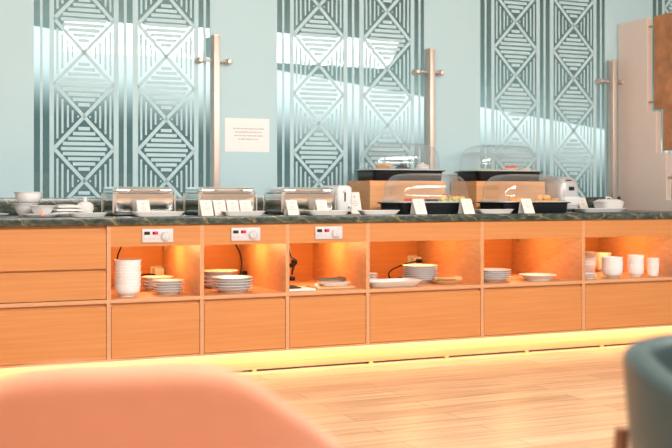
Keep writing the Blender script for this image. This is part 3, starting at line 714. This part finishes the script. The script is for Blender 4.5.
x0, y0, z0 = SP['C']; zl = z0 + .0712
b = MB(); b.loft([(0, 0, 0, .020, .012, 2), (0, 0, .006, .030, .020, 2), (0, 0, .010, .026, .016, 2), (0, 0, .013, .008, .006, 2)], 20)
food('lettuce_leaf', b, M['cukeg'], 'leaf', 'salad leaves under the rear right dome', many('pale green salad leaf at the left under the rear right dome', 6), [(x0 - .19 + .062 * (k % 3), y0 - .085 + .05 * (k // 3), zl + .0005, .5 * k) for k in range(6)])
food('tomato_wedge', wedge_mb(.017, .011), M['tomato'], 'tomato', 'tomato wedges under the rear right dome', ['red tomato wedge, left of two on the cheese slices', 'red tomato wedge, right of two on the cheese slices'], [(x0 + .035, y0 - .06, zl + .0205, .2), (x0 + .085, y0 - .05, zl + .0205, -.3)])
food('cheese_slice', slice_mb(.048, .05, .009), M['cheese'], 'cheese', 'cheese slices under the rear right dome', [f'pale cheese slice, {ordinal(k, 4)} in the left-hand pair' if k < 2 else 'pale cheese slice under the top one, right of the red tomatoes' if k == 2 else 'topmost pale cheese slice right of the red tomatoes' for k in range(4)],
     [(x0 + .055, y0 - .05, zl + .0006, 0), (x0 + .060, y0 - .05, zl + .0102, .1), (x0 + .165, y0 - .05, zl + .0006, 0), (x0 + .165, y0 - .05, zl + .0102, .15)])

x0, y0, z0 = SP['D']; zl = z0 + .0712
food('orange_wedge', wedge_mb(.026, .016), M['fruit'], 'fruit', 'orange wedges at the left of the front right dome', ['orange wedge, left of two behind the card, front right dome', 'orange wedge, right of two behind the card, front right dome'], [(x0 - .135, y0 - .08, zl + .0006, .3), (x0 - .075, y0 - .075, zl + .0006, -.3)])
b = MB(); b.lathe([(.0001, 0), (.027, 0), (.029, .005), (.027, .010), (.0001, .010)], n=26)
fs = [(x0 + .045 + .060 * (k % 3), y0 - .095 + .064 * (k // 3), zl + .0005, 0) for k in range(6)] + [(x0 + .060 + .062 * k, y0 - .075, zl + .0109, 0) for k in range(3)]
food('orange_slice', b, M['fruit'], 'fruit', 'round orange slices under the front right dome', many('round orange fruit slice in the right-hand pile, front right dome', 9), fs)
food('peach_slice', wedge_mb(.022, .014), M['fruit2'], 'fruit', 'peach slices on top of the orange slices', ['yellow peach slice, left of two on the orange pile', 'yellow peach slice, right of two on the orange pile'], [(x0 + .075, y0 - .08, zl + .0213, .2), (x0 + .125, y0 - .075, zl + .0213, -.2)])

# ------------------------------------------------------------------ cards
def card(x, y, label, z=zt, h=.085, w=.068):
    r = empty('menu_card', (x, y, z), 0); tag(r, label, 'card', 'folded cream menu cards')
    ln = .048
    b = MB(); b.grid([[(-w / 2, 0, 0), (w / 2, 0, 0), (w / 2, .0012, 0), (-w / 2, .0012, 0)], [(-w / 2, ln, h), (w / 2, ln, h), (w / 2, ln + .0012, h), (-w / 2, ln + .0012, h)]])
    b.grid([[(-w / 2, ln + .0002, h - .0002), (w / 2, ln + .0002, h - .0002), (w / 2, ln + .0014, h), (-w / 2, ln + .0014, h)], [(-w / 2, ln + .026, 0), (w / 2, ln + .026, 0), (w / 2, ln + .0272, 0), (-w / 2, ln + .0272, 0)]])
    b.build('folded_card', M['card'], r, smooth=0)
    b = MB(); rr = random.Random(int(x * 997))
    def bar(u0, u1, v, t):
        def P(u, v_): return (u, ln * v_ - .0006, h * v_)
        v1 = v + t
        b.grid([[P(u0, v), P(u1, v), P(u1, v1), P(u0, v1)], [tuple(Vector(q) + Vector((0, .0004, 0))) for q in (P(u0, v), P(u1, v), P(u1, v1), P(u0, v1))]])
    bar(-.006, .006, .76, .05)
    for v in (.56, .46, .36): 
        a = rr.uniform(.012, .022); bar(-a, a - .004, v, .022)
    b.build('printed_text', M['ink'], r, smooth=0)
    return r
for x, lab in ((1.366, 'cream menu card alone before the leftmost chafing dish'),
               (1.716, 'cream menu card, leftmost of four before the middle chafing dish'), (1.792, 'cream menu card, second of four before the middle chafing dish'),
               (1.868, 'cream menu card, third of four before the middle chafing dish'), (1.944, 'cream menu card, rightmost of four before the middle chafing dish')):
    card(x, 5.615, lab)
card(2.222, 5.615, 'cream menu card, left one before the third chafing dish')
card(2.405, 5.615, 'cream menu card, right one before the third chafing dish')
card(2.720, 5.84, 'cream menu card between the white toaster and the riser', h=.13, w=.07)
for x, w, lab in ((2.990, .075, 'cream menu card leaning at the left of the front left tray'), (3.316, .075, 'cream menu card leaning at the right of the front left tray'), (3.745, .075, 'cream menu card leaning on the front right tray')):
    card(x, 5.520, lab, w=w, h=.09)
card(4.545, 6.03, 'cream menu card between the silver toaster and the white tureen', h=.095)

# ------------------------------------------------------------------ right end of the worktop
o = dish_mb(.25, .20, .018, 3).build('platter', M['white']); tag(o, 'white platter under the tureen at the right end', 'platter', loc=(4.635, 5.90, zt))
tu = empty('tureen', (4.640, 5.90, zt + .0095)); tag(tu, 'white rectangular lidded tureen near the pink panel', 'tureen')
b = MB(); b.loft([(0, 0, 0, .070, .060, 5), (0, 0, .008, .078, .070, 5), (0, 0, .045, .086, .078, 5), (0, 0, .048, .086, .078, 5)], 56); b.build('body', M['white'], tu)
b = MB(); b.loft([(0, 0, .0485, .088, .080, 5), (0, 0, .053, .090, .082, 5), (0, 0, .062, .082, .070, 4), (0, 0, .072, .070, .05, 3.5), (0, 0, .076, .03, .02, 3)], 56); b.build('lid', M['white'], tu)
b = MB(); b.tube(smooth_path([(-.022, 0, .074), (-.016, 0, .086), (.016, 0, .086), (.022, 0, .074)], 5), .004, 8); b.build('handle', M['white'], tu)

# ------------------------------------------------------------------ chairs in the foreground
def chair(name, loc, rz, label, prof, mat, r_out=.31, th=.055, span=120, legs_out=False, power=3):
    """tub chair: at rz = 0 it faces +Y, its shell wraps round the back (-Y)"""
    r = empty(name, loc, rz); tag(r, label, 'chair')
    b = MB(); rows = []; N = 61
    for k in range(N):
        a = math.radians(-span + 2 * span * k / (N - 1)); ca, sa = math.sin(a), -math.cos(a)
        h = prof(math.degrees(a))
        zb = .40; sec = []
        ro_t, ro_b = r_out, r_out - .035
        H = h - zb
        outer = [(ro_b, 0), (ro_b + .015, H * .25), (ro_t - .008, H * .6), (ro_t, H - th * .6)]
        top = [(ro_t - th / 2 + th / 2 * math.cos(q), H - th * .5 + th * .5 * math.sin(q)) for q in [PI * j / 10 for j in range(11)]]
        inner = [(ro_t - th - .004, H * .6), (ro_t - th - .012, H * .25), (ro_b - th + .005, 0)]
        for q, z in outer + top + inner: sec.append((q * ca, q * sa, zb + z))
        rows.append(sec)
    b.grid(rows); b.build('backrest', mat, r, smooth=60)
    b = MB(); b.loft([(0, .02, .395, r_out - .07, r_out - .06, 2.6), (0, .02, .40, r_out - .055, r_out - .045, 2.6), (0, .02, .45, r_out - .05, r_out - .04, 2.6), (0, .02, .475, r_out - .07, r_out - .06, 2.6), (0, .02, .482, r_out - .16, r_out - .15, 2.4)], 48); b.build('seat', mat, r)
    for sx in (-1, 1):
        for sy in (-1, 1):
            b = MB()
            if legs_out: b.tube([(sx * .245, sy * .235, 0), (sx * .228, sy * .222, .30), (sx * .222, sy * .215, .60 if sy > 9 else .395)], [.013, .018, .019], 14)
            else: b.tube([(sx * .215, sy * .205, 0), (sx * .18, sy * .17, .394)], [.012, .019], 14)
            b.build('leg', M['leg'], r)
    return r
def sm(t): t = max(0, min(1, t)); return t * t * (3 - 2 * t)
def prof_l(d):
    d = abs(d)
    K = [(0, .798), (12, .798), (22, .792), (30, .775), (39, .745), (60, .685), (80, .650), (130, .62)]
    for (a, ha), (c, hc) in zip(K, K[1:]):
        if d <= c: return ha + (hc - ha) * (d - a) / (c - a)
    return .62
chair('tub_chair', (0.318, 1.468, 0), math.radians(-11.5), 'terracotta upholstered tub chair in the left foreground, out of focus', prof_l, M['orange'])
c2 = chair('tub_chair', (1.432, 1.281, 0), math.radians(-113.8), 'blue-grey upholstered tub chair at the right edge, foreground', lambda d: .727 - .0011 * max(0, min(d, 90)), M['blue'], th=.046)
b = MB(); b.tube([(-.122, -.324, 0.0), (-.122, -.300, .36), (-.122, -.290, .575)], [.012, .017, .012], 14); b.build('leg', M['leg'], c2)

# ------------------------------------------------------------------ light
def area(name, loc, rot, sx, sy, e, col=(1, 1, 1)):
    L = bpy.data.lights.new(name, 'AREA'); L.shape = 'RECTANGLE'; L.size = sx; L.size_y = sy; L.energy = e; L.color = col
    o = bpy.data.objects.new(name, L); COL.objects.link(o); o.location = loc; o.rotation_euler = rot
    return o
for x in (0.4, 2.7, 5.0):
    area('ceiling_lamp', (x, 1.5, 2.76), (math.radians(48), 0, 0), 1.6, 0.7, 115 if x < 1 else 98, (1, .97, .93))  # added overhead fills, tilted to brighten the counter from the front
area('ceiling_lamp', (-0.2, -1.6, 2.78), (math.radians(-8), 0, 0), 3.0, 0.8, 70, (1, .97, .93))  # added fill over the camera, brightens the wall behind it
area('led_strip_light', (2.755, 5.567, 0.107), (math.radians(8), 0, 0), 5.05, 0.015, 6.4, (1.0, .76, .40))

w = bpy.data.worlds.new('World'); SC.world = w; w.use_nodes = True; nt = w.node_tree
bg = nt.nodes['Background']
tc = nt.nodes.new('ShaderNodeTexCoord'); sx = nt.nodes.new('ShaderNodeSeparateXYZ'); nt.links.new(tc.outputs['Generated'], sx.inputs[0])
mt = nt.nodes.new('ShaderNodeMath'); mt.operation = 'MULTIPLY_ADD'; mt.inputs[1].default_value = 0.15
nt.links.new(sx.outputs['X'], mt.inputs[0]); nt.links.new(sx.outputs['Z'], mt.inputs[2])
nz = nt.nodes.new('ShaderNodeTexNoise'); nz.inputs['Scale'].default_value = 5; nz.inputs['Detail'].default_value = 3; nt.links.new(tc.outputs['Generated'], nz.inputs['Vector'])
m2 = nt.nodes.new('ShaderNodeMath'); m2.operation = 'MULTIPLY_ADD'; m2.inputs[1].default_value = 0.03; nt.links.new(nz.outputs['Fac'], m2.inputs[0]); nt.links.new(mt.outputs[0], m2.inputs[2])
mr = nt.nodes.new('ShaderNodeMapRange'); mr.interpolation_type = 'SMOOTHSTEP'
mr.inputs['From Min'].default_value = 0.105; mr.inputs['From Max'].default_value = 0.175
nt.links.new(m2.outputs[0], mr.inputs['Value'])
mx = nt.nodes.new('ShaderNodeMix'); mx.data_type = 'RGBA'
mx.inputs['A'].default_value = (0.11, 0.155, 0.15, 1); mx.inputs['B'].default_value = (0.95, 1.0, 1.0, 1)
nt.links.new(mr.outputs['Result'], mx.inputs['Factor']); nt.links.new(mx.outputs['Result'], bg.inputs['Color'])
bg.inputs['Strength'].default_value = 1.0

# ------------------------------------------------------------------ camera
cd = bpy.data.cameras.new('Camera'); cam = bpy.data.objects.new('Camera', cd); COL.objects.link(cam)
cam.location = (0, 0, HC); cam.rotation_euler = (math.radians(90), 0, math.radians(-23.84))
cd.sensor_width = 36; cd.lens = 1066 / 672 * 36; cd.shift_y = -30.4 / 672; cd.clip_start = 0.05
cd.dof.use_dof = True; cd.dof.focus_distance = 5.9; cd.dof.aperture_fstop = 2.8
SC.camera = cam
vs = SC.view_settings; vs.view_transform = 'Standard'; vs.look = 'None'; vs.gamma = 1; vs.use_curve_mapping = False; vs.exposure = 0.52
SC.cycles.max_bounces = 10; SC.cycles.transparent_max_bounces = 24; SC.cycles.use_denoising = True; SC.cycles.sample_clamp_indirect = 6
